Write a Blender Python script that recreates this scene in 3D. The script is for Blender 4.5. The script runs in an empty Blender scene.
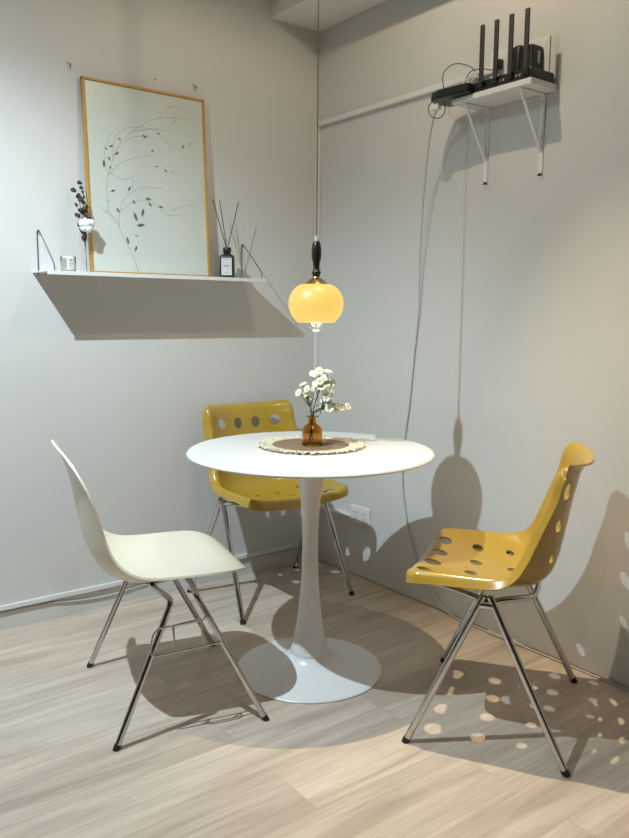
import bpy, bmesh, math, random
from mathutils import Vector, Matrix
from mathutils.geometry import delaunay_2d_cdt
random.seed(7)
SC = bpy.context.scene
COL = SC.collection
PI = math.pi

# ------------------------------------------------------------------ materials
def mat(name, color, rough=0.5, metal=0.0, **kw):
    m = bpy.data.materials.new(name); m.use_nodes = True
    b = m.node_tree.nodes['Principled BSDF']
    b.inputs['Base Color'].default_value = (*color, 1)
    b.inputs['Roughness'].default_value = rough
    b.inputs['Metallic'].default_value = metal
    for k, v in kw.items():
        b.inputs[k.replace('_', ' ')].default_value = v
    return m

def noisy(m, color, scale=6.0, amt=0.08, bump=0.0, bscale=60.0, stretch=(1, 1, 1), detail=4):
    """vary a principled material's colour with noise, and add a little bump"""
    nt = m.node_tree; N = nt.nodes; L = nt.links; b = N['Principled BSDF']
    tc = N.new('ShaderNodeTexCoord'); mp = N.new('ShaderNodeMapping')
    mp.inputs['Scale'].default_value = stretch
    L.new(tc.outputs['Object'], mp.inputs['Vector'])
    n = N.new('ShaderNodeTexNoise'); n.inputs['Scale'].default_value = scale; n.inputs['Detail'].default_value = detail
    L.new(mp.outputs[0], n.inputs['Vector'])
    r = N.new('ShaderNodeValToRGB')
    r.color_ramp.elements[0].position = .3; r.color_ramp.elements[1].position = .7
    r.color_ramp.elements[0].color = (*[c * (1 - amt) for c in color], 1)
    r.color_ramp.elements[1].color = (*[min(1, c * (1 + amt)) for c in color], 1)
    L.new(n.outputs['Fac'], r.inputs[0]); L.new(r.outputs[0], b.inputs['Base Color'])
    if bump:
        n2 = N.new('ShaderNodeTexNoise'); n2.inputs['Scale'].default_value = bscale; n2.inputs['Detail'].default_value = 3
        L.new(mp.outputs[0], n2.inputs['Vector'])
        bp = N.new('ShaderNodeBump'); bp.inputs['Strength'].default_value = bump; bp.inputs['Distance'].default_value = .004
        L.new(n2.outputs['Fac'], bp.inputs['Height']); L.new(bp.outputs[0], b.inputs['Normal'])
    return m

def mat_floor():
    m = mat('oak_planks', (.5, .4, .3), .5)
    nt = m.node_tree; N = nt.nodes; L = nt.links; b = N['Principled BSDF']
    tc = N.new('ShaderNodeTexCoord')
    mp = N.new('ShaderNodeMapping'); mp.inputs['Location'].default_value = (.72, .03, 0)
    L.new(tc.outputs['Object'], mp.inputs['Vector'])
    br = N.new('ShaderNodeTexBrick')
    br.offset = .37; br.offset_frequency = 2
    for k, v in dict(Scale=1.0, Mortar_Size=.0009, Mortar_Smooth=.2, Bias=0.0, Brick_Width=1.22, Row_Height=.19).items():
        br.inputs[k.replace('_', ' ')].default_value = v
    br.inputs['Color1'].default_value = (0, 0, 0, 1); br.inputs['Color2'].default_value = (1, 1, 1, 1)
    br.inputs['Mortar'].default_value = (.5, .5, .5, 1)
    L.new(mp.outputs[0], br.inputs['Vector'])
    # the plank's random tone also shifts the grain
    sh = N.new('ShaderNodeVectorMath'); sh.operation = 'MULTIPLY_ADD'
    sh.inputs[1].default_value = (3.1, 7.7, 5.3)
    L.new(br.outputs['Color'], sh.inputs[0]); L.new(tc.outputs['Object'], sh.inputs[2])
    g = N.new('ShaderNodeMapping'); g.inputs['Scale'].default_value = (1.1, 9, 1)
    L.new(sh.outputs[0], g.inputs['Vector'])
    n = N.new('ShaderNodeTexNoise'); n.inputs['Scale'].default_value = 1.6; n.inputs['Detail'].default_value = 7
    n.inputs['Roughness'].default_value = .62; n.inputs['Distortion'].default_value = .6
    L.new(g.outputs[0], n.inputs['Vector'])
    r = N.new('ShaderNodeValToRGB')
    e = r.color_ramp.elements
    e[0].position = .28; e[0].color = (*FLOOR_D, 1)
    e[1].position = .72; e[1].color = (*FLOOR_L, 1)
    L.new(n.outputs['Fac'], r.inputs[0])
    g2 = N.new('ShaderNodeMapping'); g2.inputs['Scale'].default_value = (1.6, 38, 1)
    L.new(sh.outputs[0], g2.inputs['Vector'])
    n2 = N.new('ShaderNodeTexNoise'); n2.inputs['Scale'].default_value = 2.2; n2.inputs['Detail'].default_value = 4
    L.new(g2.outputs[0], n2.inputs['Vector'])
    r2 = N.new('ShaderNodeMapRange'); r2.inputs[1].default_value = .3; r2.inputs[2].default_value = .7
    r2.inputs[3].default_value = .87; r2.inputs[4].default_value = 1.06
    L.new(n2.outputs['Fac'], r2.inputs[0])
    mul = N.new('ShaderNodeMixRGB'); mul.blend_type = 'MULTIPLY'; mul.inputs[0].default_value = 1
    L.new(r.outputs[0], mul.inputs[1]); L.new(r2.outputs[0], mul.inputs[2])
    tone = N.new('ShaderNodeMapRange'); tone.inputs[3].default_value = .93; tone.inputs[4].default_value = 1.06
    L.new(br.outputs['Color'], tone.inputs[0])
    mul2 = N.new('ShaderNodeMixRGB'); mul2.blend_type = 'MULTIPLY'; mul2.inputs[0].default_value = 1
    L.new(mul.outputs[0], mul2.inputs[1]); L.new(tone.outputs[0], mul2.inputs[2])
    seam = N.new('ShaderNodeMixRGB'); seam.blend_type = 'MIX'
    seam.inputs[2].default_value = (.42, .34, .27, 1)
    L.new(br.outputs['Fac'], seam.inputs[0]); L.new(mul2.outputs[0], seam.inputs[1])
    L.new(seam.outputs[0], b.inputs['Base Color'])
    bp = N.new('ShaderNodeBump'); bp.inputs['Strength'].default_value = .08; bp.inputs['Distance'].default_value = .002
    L.new(n2.outputs['Fac'], bp.inputs['Height']); L.new(bp.outputs[0], b.inputs['Normal'])
    return m

FLOOR_D = (.44, .345, .27); FLOOR_L = (.70, .585, .475)
WALL = (.67, .66, .64)
M = {}
M['floor'] = mat_floor()
M['wall'] = noisy(mat('painted_plaster', WALL, .75), WALL, 1.7, .02, .10, 45)
M['darkwall'] = noisy(mat('bounce_cutting_dark', (.10, .09, .08), .8), (.10, .09, .08), 2, .03)  # unseen walls coloured dark to cut bounce light and deepen chrome contrast
M['ceil'] = noisy(mat('ceiling_paint', (.80, .79, .76), .8), (.80, .79, .76), 2, .02)
M['table'] = noisy(mat('white_lacquer', (.77, .77, .765), .28), (.77, .77, .765), 3, .015)
M['cream'] = noisy(mat('cream_plastic', (.81, .735, .59), .3, Coat_Weight=.2), (.81, .735, .59), 3, .02)
M['yellow'] = noisy(mat('mustard_plastic', (.44, .28, .030), .27, Coat_Weight=.3, Coat_Roughness=.12), (.44, .28, .030), 3, .03)
M['chrome'] = noisy(mat('chrome', (.58, .58, .58), .07, 1.0), (.58, .58, .58), 5, .03)
M['rubber'] = noisy(mat('black_rubber', (.015, .015, .015), .6), (.015, .015, .015), 30, .2)
M['wood'] = noisy(mat('honey_wood', (.54, .28, .045), .45), (.54, .28, .045), 5, .18, stretch=(1, 1, .15))
M['print'] = noisy(mat('print_paper', (.61, .645, .585), .32), (.61, .645, .585), 1.5, .02)
M['leafgrey'] = noisy(mat('printed_leaf', (.13, .14, .085), .7), (.13, .14, .085), 20, .3)
M['stemgrey'] = noisy(mat('printed_stem', (.30, .31, .23), .7), (.30, .31, .23), 20, .2)
M['whitemetal'] = noisy(mat('white_powder_coat', (.78, .78, .77), .4), (.78, .78, .77), 5, .02)
M['wire'] = noisy(mat('steel_wire', (.33, .33, .33), .35, 1.0), (.33, .33, .33), 20, .1)
M['black'] = noisy(mat('black_plastic', (.012, .012, .013), .38), (.012, .012, .013), 20, .2)
M['blackmatte'] = noisy(mat('antenna_plastic', (.035, .03, .027), .5), (.035, .03, .027), 20, .2)
M['whiteplastic'] = noisy(mat('white_plastic', (.78, .78, .77), .4), (.78, .78, .77), 8, .02)
M['greycable'] = noisy(mat('grey_cable', (.55, .55, .53), .5), (.55, .55, .53), 20, .06)
M['clear'] = noisy(mat('clear_film', (.85, .85, .84), .25, Alpha=.45), (.85, .85, .84), 60, .1)
M['darkwood'] = noisy(mat('dark_turned_wood', (.018, .010, .008), .35), (.018, .010, .008), 20, .3)
M['brass'] = noisy(mat('brass', (.62, .44, .16), .22, 1.0), (.62, .44, .16), 10, .08)
M['cord'] = noisy(mat('gold_cord', (.17, .115, .045), .55), (.17, .115, .045), 80, .2)
M['linen'] = noisy(mat('brown_linen', (.26, .165, .10), .9), (.26, .165, .10), 160, .3, .4, 220)
M['lace'] = noisy(mat('cream_lace', (.70, .63, .47), .9), (.70, .63, .47), 90, .22, .5, 160)
M['amber'] = mat('amber_glass', (.74, .43, .05), .04, Transmission_Weight=1.0, IOR=1.45)
noisy(M['amber'], (.74, .43, .05), 5, .06)
M['stem'] = noisy(mat('flower_stem', (.05, .075, .025), .6), (.05, .075, .025), 30, .3)
M['petal'] = noisy(mat('white_petal', (.80, .80, .66), .6), (.80, .80, .66), 40, .06)
M['pistil'] = noisy(mat('green_yellow_centre', (.42, .42, .08), .7), (.42, .42, .08), 90, .3)
M['dried'] = noisy(mat('dried_leaf', (.055, .035, .034), .8), (.055, .035, .034), 60, .4)
M['cotton'] = noisy(mat('cotton_fluff', (.85, .86, .88), .95), (.85, .86, .88), 60, .06, .5, 90)
M['driedstem'] = noisy(mat('dried_stem', (.19, .13, .08), .8), (.19, .13, .08), 50, .3)
M['wax'] = noisy(mat('candle_wax', (.82, .83, .66), .45), (.82, .83, .66), 20, .03)
M['glass'] = mat('clear_glass', (1, 1, 1), .02, Transmission_Weight=1.0, IOR=1.45)
M['paper'] = noisy(mat('label_paper', (.62, .61, .59), .7), (.62, .61, .59), 40, .03)
M['ink'] = noisy(mat('label_ink', (.05, .05, .05), .7), (.05, .05, .05), 40, .1)
M['port'] = noisy(mat('yellow_port', (.38, .27, .10), .5), (.38, .27, .10), 40, .1)
M['redport'] = noisy(mat('red_port', (.35, .07, .04), .5), (.35, .07, .04), 40, .1)
M['socket'] = noisy(mat('socket_hole', (.06, .06, .06), .6), (.06, .06, .06), 40, .1)
M['scuff'] = noisy(mat('scuff_mark', (.08, .07, .07), .8), (.08, .07, .07), 40, .3)

def emis(name, color, strength, base=(.8, .8, .8), rough=.3):
    m = mat(name, base, rough)
    b = m.node_tree.nodes['Principled BSDF']
    b.inputs['Emission Color'].default_value = (*color, 1); b.inputs['Emission Strength'].default_value = strength
    return m
M['opal'] = emis('glowing_opal_glass', (1.0, .66, .145), 1.0, (.14, .10, .035), .4)
M['filament'] = emis('hot_filament', (1, .80, .50), 2.5)
M['lens_cool'] = emis('downlight_lens_cool', (.9, .97, 1), 6)
M['lens_warm'] = emis('downlight_lens_warm', (1, .88, .7), 6)

# ------------------------------------------------------------------ mesh helpers
def obj(name, bm, m, parent=None, smooth=True, split=35):
    bmesh.ops.recalc_face_normals(bm, faces=bm.faces) if getattr(bm, 'fix', True) and not name.startswith('seat_shell') else None
    me = bpy.data.meshes.new(name); bm.to_mesh(me); bm.free()
    me.materials.append(m)
    if smooth:
        me.polygons.foreach_set('use_smooth', [True] * len(me.polygons))
        me.set_sharp_from_angle(angle=math.radians(split))
    o = bpy.data.objects.new(name, me); COL.objects.link(o)
    if parent: o.parent = parent
    return o

def B(): return bmesh.new()

def box(bm, lo, hi, bev=0.0, seg=2):
    t = bmesh.new()
    lo = Vector(lo); hi = Vector(hi)
    bmesh.ops.create_cube(t, size=1)
    for v in t.verts:
        v.co = Vector(((lo[i] + hi[i]) / 2 + v.co[i] * (hi[i] - lo[i])) for i in range(3))
    if bev:
        bmesh.ops.bevel(t, geom=t.edges[:], offset=bev, segments=seg, affect='EDGES', profile=.5)
    merge(bm, t); return bm

def merge(bm, t, mtx=None):
    if mtx is not None: t.transform(mtx)
    me = bpy.data.meshes.new('tmp'); t.to_mesh(me); t.free()
    bm.from_mesh(me); bpy.data.meshes.remove(me)

def spline(pts, n=10, closed=False):
    P = [Vector(p) for p in pts]; out = []
    k = len(P)
    rng = k if closed else k - 1
    for i in range(rng):
        if closed:
            a, b, c, d = P[i - 1], P[i], P[(i + 1) % k], P[(i + 2) % k]
        else:
            b, c = P[i], P[i + 1]
            a = P[i - 1] if i > 0 else b + (b - c)
            d = P[i + 2] if i + 2 < k else c + (c - b)
        for j in range(n):
            t = j / n
            out.append(.5 * ((2 * b) + (c - a) * t + (2 * a - 5 * b + 4 * c - d) * t * t + (3 * b - a - 3 * c + d) * t ** 3))
    if not closed: out.append(P[-1].copy())
    return out

def tube(bm, pts, r, seg=10, smooth=0, closed=False, caps=True):
    P = spline(pts, smooth, closed) if smooth else [Vector(p) for p in pts]
    n = len(P); rad = r if callable(r) else (lambda t: r)
    tang = []
    for i in range(n):
        a = P[i - 1] if (i > 0 or closed) else P[i]
        b = P[(i + 1) % n] if (i < n - 1 or closed) else P[i]
        tang.append((b - a).normalized())
    ref = Vector((0, 0, 1)) if abs(tang[0].z) < .9 else Vector((1, 0, 0))
    nrm = (ref - tang[0] * ref.dot(tang[0])).normalized()
    rings = []
    for i in range(n):
        t = tang[i]
        nrm = (nrm - t * nrm.dot(t)).normalized(); bn = t.cross(nrm)
        rr = rad(i / max(1, n - 1))
        rings.append([bm.verts.new(P[i] + (nrm * math.cos(2 * PI * k / seg) + bn * math.sin(2 * PI * k / seg)) * rr) for k in range(seg)])
    for i in range(n if closed else n - 1):
        A = rings[i]; Bq = rings[(i + 1) % n]
        for k in range(seg):
            bm.faces.new((A[k], A[(k + 1) % seg], Bq[(k + 1) % seg], Bq[k]))
    if caps and not closed:
        bm.faces.new(rings[0][::-1]); bm.faces.new(rings[-1])
    return bm

def lathe(bm, prof, c=(0, 0, 0), seg=64):
    """prof: list of (r,z); open ends are closed by r=0 points"""
    rings = []
    for r, z in prof:
        if r < 1e-6: rings.append([bm.verts.new((c[0], c[1], c[2] + z))])
        else: rings.append([bm.verts.new((c[0] + r * math.cos(2 * PI * k / seg), c[1] + r * math.sin(2 * PI * k / seg), c[2] + z)) for k in range(seg)])
    for a, b in zip(rings[:-1], rings[1:]):
        for k in range(seg):
            k2 = (k + 1) % seg
            if len(a) == 1 and len(b) == 1: continue
            if len(a) == 1: bm.faces.new((a[0], b[k], b[k2]))
            elif len(b) == 1: bm.faces.new((a[k], a[k2], b[0]))
            else: bm.faces.new((a[k], a[k2], b[k2], b[k]))
    return bm

def psmooth(prof, n=8):
    return [(max(0, p.x), p.y) for p in spline([(r, z, 0) for r, z in prof], n)]

def empty(name, loc=(0, 0, 0), rz=0):
    o = bpy.data.objects.new(name, None); COL.objects.link(o)
    o.location = loc; o.rotation_euler = (0, 0, rz); o.empty_display_size = .05
    return o

def tag(o, label, cat, group=None):
    o['label'] = label; o['category'] = cat
    if group: o['group'] = group
    return o

def thing(name, label, cat, loc=(0, 0, 0), rz=0, group=None):
    return tag(empty(name, loc, rz), label, cat, group)

def struct(name, bm, m, smooth=False):
    o = obj(name, bm, m, None, smooth); o['kind'] = 'structure'; return o

def copy_tree(o, parent=None):
    c = o.copy(); COL.objects.link(c)
    if parent: c.parent = parent
    for ch in o.children: copy_tree(ch, c)
    return c

# ------------------------------------------------------------------ the room
XW, YW, H = -3.7, -4.7, 2.64
struct('floor', box(B(), (XW, YW, -.05), (.12, .12, 0)), M['floor'])
struct('wall_left', box(B(), (XW, 0, 0), (.12, .12, H)), M['wall'])
struct('wall_right', box(B(), (0, YW, .0035), (.12, 0, H)), M['wall'])
struct('wall_back', box(B(), (XW, YW - .12, 0), (.12, YW, H)), M['darkwall'])
struct('wall_side', box(B(), (XW - .12, YW - .12, 0), (XW, .12, H)), M['darkwall'])
struct('ceiling', box(B(), (XW, YW, H), (.12, .12, H + .05)), M['ceil'])
struct('trim_1', box(B(), (-.264, YW, 2.437), (-.0015, -.0005, H)), M['ceil'])      # boxed-in beam over the right wall

# ------------------------------------------------------------------ tulip table
TX, TY, TH = -.736, -.932, .752
t = thing('round_table', 'white round pedestal table with trumpet base in the middle of the chairs', 'table', (TX, TY, 0))
obj('tabletop', lathe(B(), [(0, TH), (.385, TH), (.394, TH - .0015), (.3985, TH - .005), (.400, TH - .0085), (.398, TH - .012), (.385, TH - .0165), (.34, TH - .024), (.10, TH - .028), (0, TH - .028)], seg=128), M['table'], t)
stem = [(.055, .724), (.052, .705), (.047, .68), (.0425, .655), (.0375, .62), (.0325, .58), (.0285, .53), (.0264, .47), (.0262, .42), (.0272, .36), (.0300, .30), (.0345, .245), (.0405, .185), (.048, .14), (.056, .10), (.0645, .066)]
obj('stem', lathe(B(), [(0, .724)] + psmooth(stem, 4) + [(.0645, .062), (0, .062)], seg=64), M['table'], t)
base = [(.0655, .0615), (.075, .050), (.090, .0395), (.115, .0290), (.15, .0205), (.19, .0140), (.225, .0095)]
obj('base', lathe(B(), [(0, .0615)] + psmooth(base, 4) + [(.238, .0078), (.2435, .006), (.2457, .0035), (.2445, .0005), (.23, 0), (0, 0)], seg=128), M['table'], t)

# ------------------------------------------------------------------ placemat, vase, flowers
DX, DY = -.699, -.884
t = thing('placemat', 'round brown linen placemat with ruffled cream lace edge on the table', 'placemat', (DX, DY, TH))
obj('linen_centre', lathe(B(), [(0, .0035), (.130, .0035), (.133, .002), (.132, .0003), (0, .0003)], seg=96), M['linen'], t)
bm = B(); NS, NR = 320, 9; rows = []
for i in range(NS):
    a = 2 * PI * i / NS
    ruf = .5 + .32 * math.sin(a * 52 + 2.3 * math.sin(a * 7)) + .18 * math.sin(a * 33 + 2 * math.sin(a * 5))
    row = []
    for j in range(NR):
        s = j / (NR - 1)
        r = .127 + s * (.052 + .0025 * math.sin(a * 23 + .7) * s + .002 * math.sin(a * 61 + 2 * math.sin(a * 9)))
        z = .0044 + .0055 * s ** 1.2 * ruf + .0012 * math.sin(j * 2.1 + a * 90)
        row.append(bm.verts.new((r * math.cos(a), r * math.sin(a), max(.0012, z))))
    rows.append(row)
for i in range(NS):
    for j in range(NR - 1):
        if j >= 3 and j < NR - 2 and (i % 7 in (2, 3)) and j % 2 == 0: continue       # open lace eyelets
        bm.faces.new((rows[i][j], rows[i][j + 1], rows[(i + 1) % NS][j + 1], rows[(i + 1) % NS][j]))
o = obj('lace_trim', bm, M['lace'], t)
sm = o.modifiers.new('s', 'SOLIDIFY'); sm.thickness = .0008

VX, VY, VZ = -.702, -.894, TH + .0036
t = thing('glass_vase', 'small amber glass apothecary bottle used as vase on the placemat', 'vase', (VX, VY, VZ))
outer = psmooth([(.030, .0), (.0325, .002), (.0336, .006), (.0338, .042), (.0330, .053), (.029, .0615), (.021, .068), (.0145, .073), (.0130, .079), (.0130, .090), (.0138, .094)], 4)
vase = [(0, 0)] + outer + [(.0205, .0955), (.0222, .0975), (.0214, .0998), (.014, .100), (.0108, .099), (.0104, .078), (.013, .071), (.020, .065), (.0268, .059), (.0305, .052), (.0312, .042), (.0312, .009), (.028, .006), (0, .006)]
obj('bottle', lathe(B(), vase, seg=48), M['amber'], t)

cam_f = Vector((.6015, .787, -.135)).normalized(); RX = Vector((.795, -.607, 0)); FY = Vector((.607, .795, 0))
def fpos(h, z, d): return Vector((VX, VY, VZ)) + RX * h + FY * d + Vector((0, 0, z))
FL = [(0.0021, 0.2364), (0.0217, 0.2447), (0.0508, 0.2447), (0.0237, 0.2138), (0.0437, 0.2056), (0.0633, 0.2056), (0.0383, 0.2241), (-0.0304, 0.1994), (-0.0179, 0.1871), (0.0, 0.183), (-0.045, 0.1735), (-0.0125, 0.1377), (0.0446, 0.1583), (0.062, 0.1706), (0.0508, 0.1398), (0.035, 0.1201), (0.0758, 0.1192), (0.0945, 0.1213), (0.1153, 0.1295), (0.055, 0.1234), (.012, .205), (.030, .192), (.020, .228), (-.022, .170), (-.010, .160), (.048, .172), (.038, .145), (.085, .128)]
def blossom_bm(c, n, size):
    n = n.normalized(); a = n.orthogonal().normalized(); b = n.cross(a); bm = B(); ph = random.random()
    for k in range(6):
        th = 2 * PI * (k + ph) / 6
        d = a * math.cos(th) + b * math.sin(th); e = n.cross(d)
        grid = []
        for j in range(5):
            s = j / 4
            w = size * (.16 + .46 * math.sin(min(1, s * 1.05) * PI * .78)) * (1 if j < 4 else .62)
            lift = size * (.10 + .42 * s - .28 * s ** 3)
            row = [c + d * size * s * .95 + e * w * q * .95 + n * (lift + size * .10 * abs(q) ** 2 + .0012 * (k % 2)) for q in (-1, -.5, 0, .5, 1)]
            grid.append([bm.verts.new(v) for v in row])
        for j in range(4):
            for q in range(4):
                bm.faces.new((grid[j][q], grid[j][q + 1], grid[j + 1][q + 1], grid[j + 1][q]))
    return bm
toCam = Vector((-.62, -.78, .1))
def spray(label, idx, lean, off):
    t = thing('flower_spray', label, 'flower', (VX, VY, VZ + .012))
    inv = Matrix.Translation(-Vector(t.location))
    sb = B()
    neck = fpos(off[0] * .7, .101, off[1] * .7); foot = fpos(-off[0] * 1.2 - .004, .012, -off[1])
    hub = fpos(lean[0], lean[1], lean[2])
    tube(sb, [foot, neck, (neck + hub) / 2 + Vector((0, 0, .006)), hub], .0019, 6, 5)
    for i in idx:
        h, z = FL[i]; d = (random.random() - .5) * .05
        p = fpos(h, z, d)
        mid = hub.lerp(p, .5) + Vector((0, 0, .010)) + RX * (.006 if h > lean[0] else -.006)
        tube(sb, [hub - Vector((0, 0, .012)), hub, mid, p], .0011, 5, 5)
        n = (toCam * random.uniform(.3, 1) + RX * (h - .03) * 9 + Vector((random.uniform(-.4, .4), random.uniform(-.3, .3), random.uniform(.1, .9)))).normalized()
        size = random.uniform(.0130, .0165)
        pb = blossom_bm(p - n * .002, n, size); pb.transform(inv)
        bo = obj('blossom', pb, M['petal'], t, split=80)
        so = bo.modifiers.new('s', 'SOLIDIFY'); so.thickness = .0005
        cb = B(); bmesh.ops.create_uvsphere(cb, u_segments=10, v_segments=6, radius=size * .26)
        cb.transform(Matrix.Translation(p + n * size * .08)); cb.transform(inv)
        obj('flower_centre', cb, M['pistil'], bo)
    for q in range(5):      # small leaflets along the stem
        s = random.uniform(.2, .95); c = neck.lerp(hub, s); dr = Vector((random.uniform(-1, 1), random.uniform(-1, 1), random.uniform(.3, 1.2))).normalized()
        e = dr.orthogonal().normalized()
        L = .016
        vs = [sb.verts.new(c), sb.verts.new(c + dr * L * .5 + e * .0022), sb.verts.new(c + dr * L), sb.verts.new(c + dr * L * .5 - e * .0022)]
        sb.faces.new(vs)
    sb.transform(inv)
    obj('stem', sb, M['stem'], t, split=60)
spray('tallest spray of white artificial daisies, at the top of the amber vase bunch', [0, 1, 2, 3, 6, 20, 22], (.016, .165, .006), (.002, .004))
spray('white artificial daisy spray leaning left out of the amber vase', [7, 8, 9, 10, 11, 23, 24], (-.006, .125, .0), (-.004, .0))
spray('white artificial daisy spray bunched on the right middle of the amber vase bunch', [4, 5, 12, 13, 14, 15, 21, 25, 26], (.028, .118, -.008), (.004, -.003))
spray('white artificial daisy spray arching out low to the right of the amber vase', [16, 17, 18, 19, 27], (.040, .128, .010), (.005, .005))

# ------------------------------------------------------------------ pendant lamp
LX, LY = -.737, -.955
t = thing('pendant_lamp', 'glowing yellow opal glass pendant lamp on a gold cord above the table', 'lamp', (LX, LY, 0))
obj('cord', tube(B(), [(0, 0, H - .03), (0, 0, 1.385)], .0021, 8), M['cord'], t)
obj('ceiling_cup', lathe(B(), [(0, H - .002), (.045, H - .002), (.045, H - .022), (.03, H - .03), (0, H - .03)], seg=40), M['brass'], t)
obj('cord_grip', lathe(B(), [(0, 1.428), (.004, 1.428), (.007, 1.420), (.008, 1.408), (0, 1.408)], seg=20), M['clear'], t)
hd = [(.0095, 1.411), (.0125, 1.404), (.0150, 1.392), (.0155, 1.378), (.0150, 1.362), (.0120, 1.350), (.0100, 1.338), (.0098, 1.328), (.0112, 1.322), (.0142, 1.318), (.0146, 1.314), (.0120, 1.309), (.0112, 1.300), (.0112, 1.290)]
obj('turned_handle', lathe(B(), [(0, 1.411)] + psmooth(hd, 4) + [(0, 1.290)], seg=32), M['darkwood'], t)
obj('brass_cap', lathe(B(), [(0, 1.304), (.011, 1.304), (.014, 1.298), (.022, 1.294), (.030, 1.286), (.039, 1.2795), (.041, 1.277), (.038, 1.275), (0, 1.275)], seg=40), M['brass'], t)
sh = [(.038, 1.2795), (.050, 1.2775), (.064, 1.269), (.077, 1.254), (.0845, 1.235), (.0864, 1.217), (.0835, 1.198), (.0755, 1.180), (.062, 1.164), (.058, 1.161)]
so = psmooth(sh, 5)
obj('opal_shade', lathe(B(), so + [(.055, 1.160), (.054, 1.163)] + [(max(.03, r - .004), z - .0005) for r, z in so[::-1]] + [so[0]], seg=80), M['opal'], t)
bp_ = psmooth([(0, 1.131), (.011, 1.1325), (.0205, 1.138), (.0265, 1.147), (.0290, 1.158), (.0285, 1.170), (.026, 1.186), (.017, 1.207), (.0135, 1.225)], 4)
bulb = obj('bulb', lathe(B(), bp_ + [(.0135, 1.245), (.0125, 1.245)] + [(max(0, r - .0011), z + .0010) for r, z in bp_[::-1]], seg=40), M['glass'], t)
fb = B()
for k in range(6):
    a = 2 * PI * k / 6
    tube(fb, [(.005 * math.cos(a), .005 * math.sin(a), 1.215), (.016 * math.cos(a), .016 * math.sin(a), 1.165), (.010 * math.cos(a + .5), .010 * math.sin(a + .5), 1.147)], .0007, 5, 4)
obj('filament', fb, M['filament'], bulb)

# ------------------------------------------------------------------ chairs
def prof_eval(pts, n=16):
    """smooth profile (f,z) -> arclength lookup returning (point, tangent)"""
    P = spline([(a, b, 0) for a, b in pts], n); S = [0]
    for a, b in zip(P[:-1], P[1:]): S.append(S[-1] + (b - a).length)
    def at(v):
        if v <= 0: i, tt = 0, v / (S[1] - S[0])
        elif v >= S[-1]: i = len(S) - 2; tt = (v - S[i]) / (S[i + 1] - S[i])
        else:
            i = max(j for j in range(len(S) - 1) if S[j] <= v); tt = (v - S[i]) / (S[i + 1] - S[i])
        return P[i].lerp(P[i + 1], tt)
    return at, S[-1], P, S
def table_lookup(tab):
    def f(v):
        if v <= tab[0][0]: return tab[0][1]
        for (a, x), (b, y) in zip(tab[:-1], tab[1:]):
            if v <= b:
                s = (v - a) / (b - a); s = s * s * (3 - 2 * s); return x + (y - x) * s
        return tab[-1][1]
    return f
def cdt_shell(outline, holes, step, mapf):
    """triangulate a flat outline with round holes and carry it into 3D by mapf(u,v)"""
    V = []; E = []
    def loop(pts):
        s = len(V); V.extend(pts); n = len(pts); E.extend((s + i, s + (i + 1) % n) for i in range(n))
    loop(outline)
    for (cu, cv, r) in holes:
        loop([(cu + r * math.cos(2 * PI * k / 30), cv + r * math.sin(2 * PI * k / 30)) for k in range(30)])
    def inside(u, v):
        c = False; n = len(outline); j = n - 1
        for i in range(n):
            (x1, y1), (x2, y2) = outline[i], outline[j]
            if (y1 > v) != (y2 > v) and u < (x2 - x1) * (v - y1) / (y2 - y1) + x1: c = not c
            j = i
        return c
    us = [p[0] for p in outline]; vs = [p[1] for p in outline]
    nu = int((max(us) - min(us)) / step); nv = int((max(vs) - min(vs)) / step)
    for i in range(nu + 1):
        for j in range(nv + 1):
            u = min(us) + (i + .5) * (max(us) - min(us)) / (nu + 1); v = min(vs) + (j + .5) * (max(vs) - min(vs)) / (nv + 1)
            if not inside(u, v): continue
            if any((u - a) ** 2 + (v - b) ** 2 < (r + step * .55) ** 2 for a, b, r in holes): continue
            if min((u - a) ** 2 + (v - b) ** 2 for a, b in outline) < (step * .55) ** 2: continue
            V.append((u, v))
    vo, eo, fo, *_ = delaunay_2d_cdt([Vector(p) for p in V], E, [], 0, 1e-6)
    bm = B(); bv = [bm.verts.new(mapf(p.x, p.y)) for p in vo]
    for f in fo:
        cu = sum(vo[i].x for i in f) / len(f); cv = sum(vo[i].y for i in f) / len(f)
        if not inside(cu, cv) or any((cu - a) ** 2 + (cv - b) ** 2 < (r * .985) ** 2 for a, b, r in holes): continue
        bm.faces.new([bv[i] for i in f])
    bmesh.ops.delete(bm, geom=[v for v in bm.verts if not v.link_faces], context='VERTS')
    return bm
def shell_obj(name, bm, m, parent, thick):
    bm.normal_update()
    up = sum((f.normal.z * f.calc_area() for f in bm.faces))
    if up < 0: bmesh.ops.reverse_faces(bm, faces=bm.faces)
    o = obj(name, bm, m, parent, split=180)
    s = o.modifiers.new('thickness', 'SOLIDIFY'); s.thickness = thick; s.offset = -1
    e = o.modifiers.new('edges', 'EDGE_SPLIT'); e.split_angle = math.radians(50)
    return o
def rrect(u0, u1, v0, v1, rb, rt, step=.009):
    """rounded rectangle outline, corner radius rb at v0 and rt at v1"""
    pts = []
    def arc(cx, cy, r, a0, a1):
        n = max(4, int(r * abs(a1 - a0) / (step * .7)))
        for k in range(n + 1):
            a = a0 + (a1 - a0) * k / n; pts.append((cx + r * math.cos(a), cy + r * math.sin(a)))
    arc(u1 - rb, v0 + rb, rb, -PI / 2, 0); arc(u1 - rt, v1 - rt, rt, 0, PI / 2)
    arc(u0 + rt, v1 - rt, rt, PI / 2, PI); arc(u0 + rb, v0 + rb, rb, PI, 3 * PI / 2)
    out = []
    for i, p in enumerate(pts):
        q = pts[(i + 1) % len(pts)]; d = math.dist(p, q); out.append(p)
        for k in range(1, int(d / step)): s = k / int(d / step); out.append((p[0] + (q[0] - p[0]) * s, p[1] + (q[1] - p[1]) * s))
    return out

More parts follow.
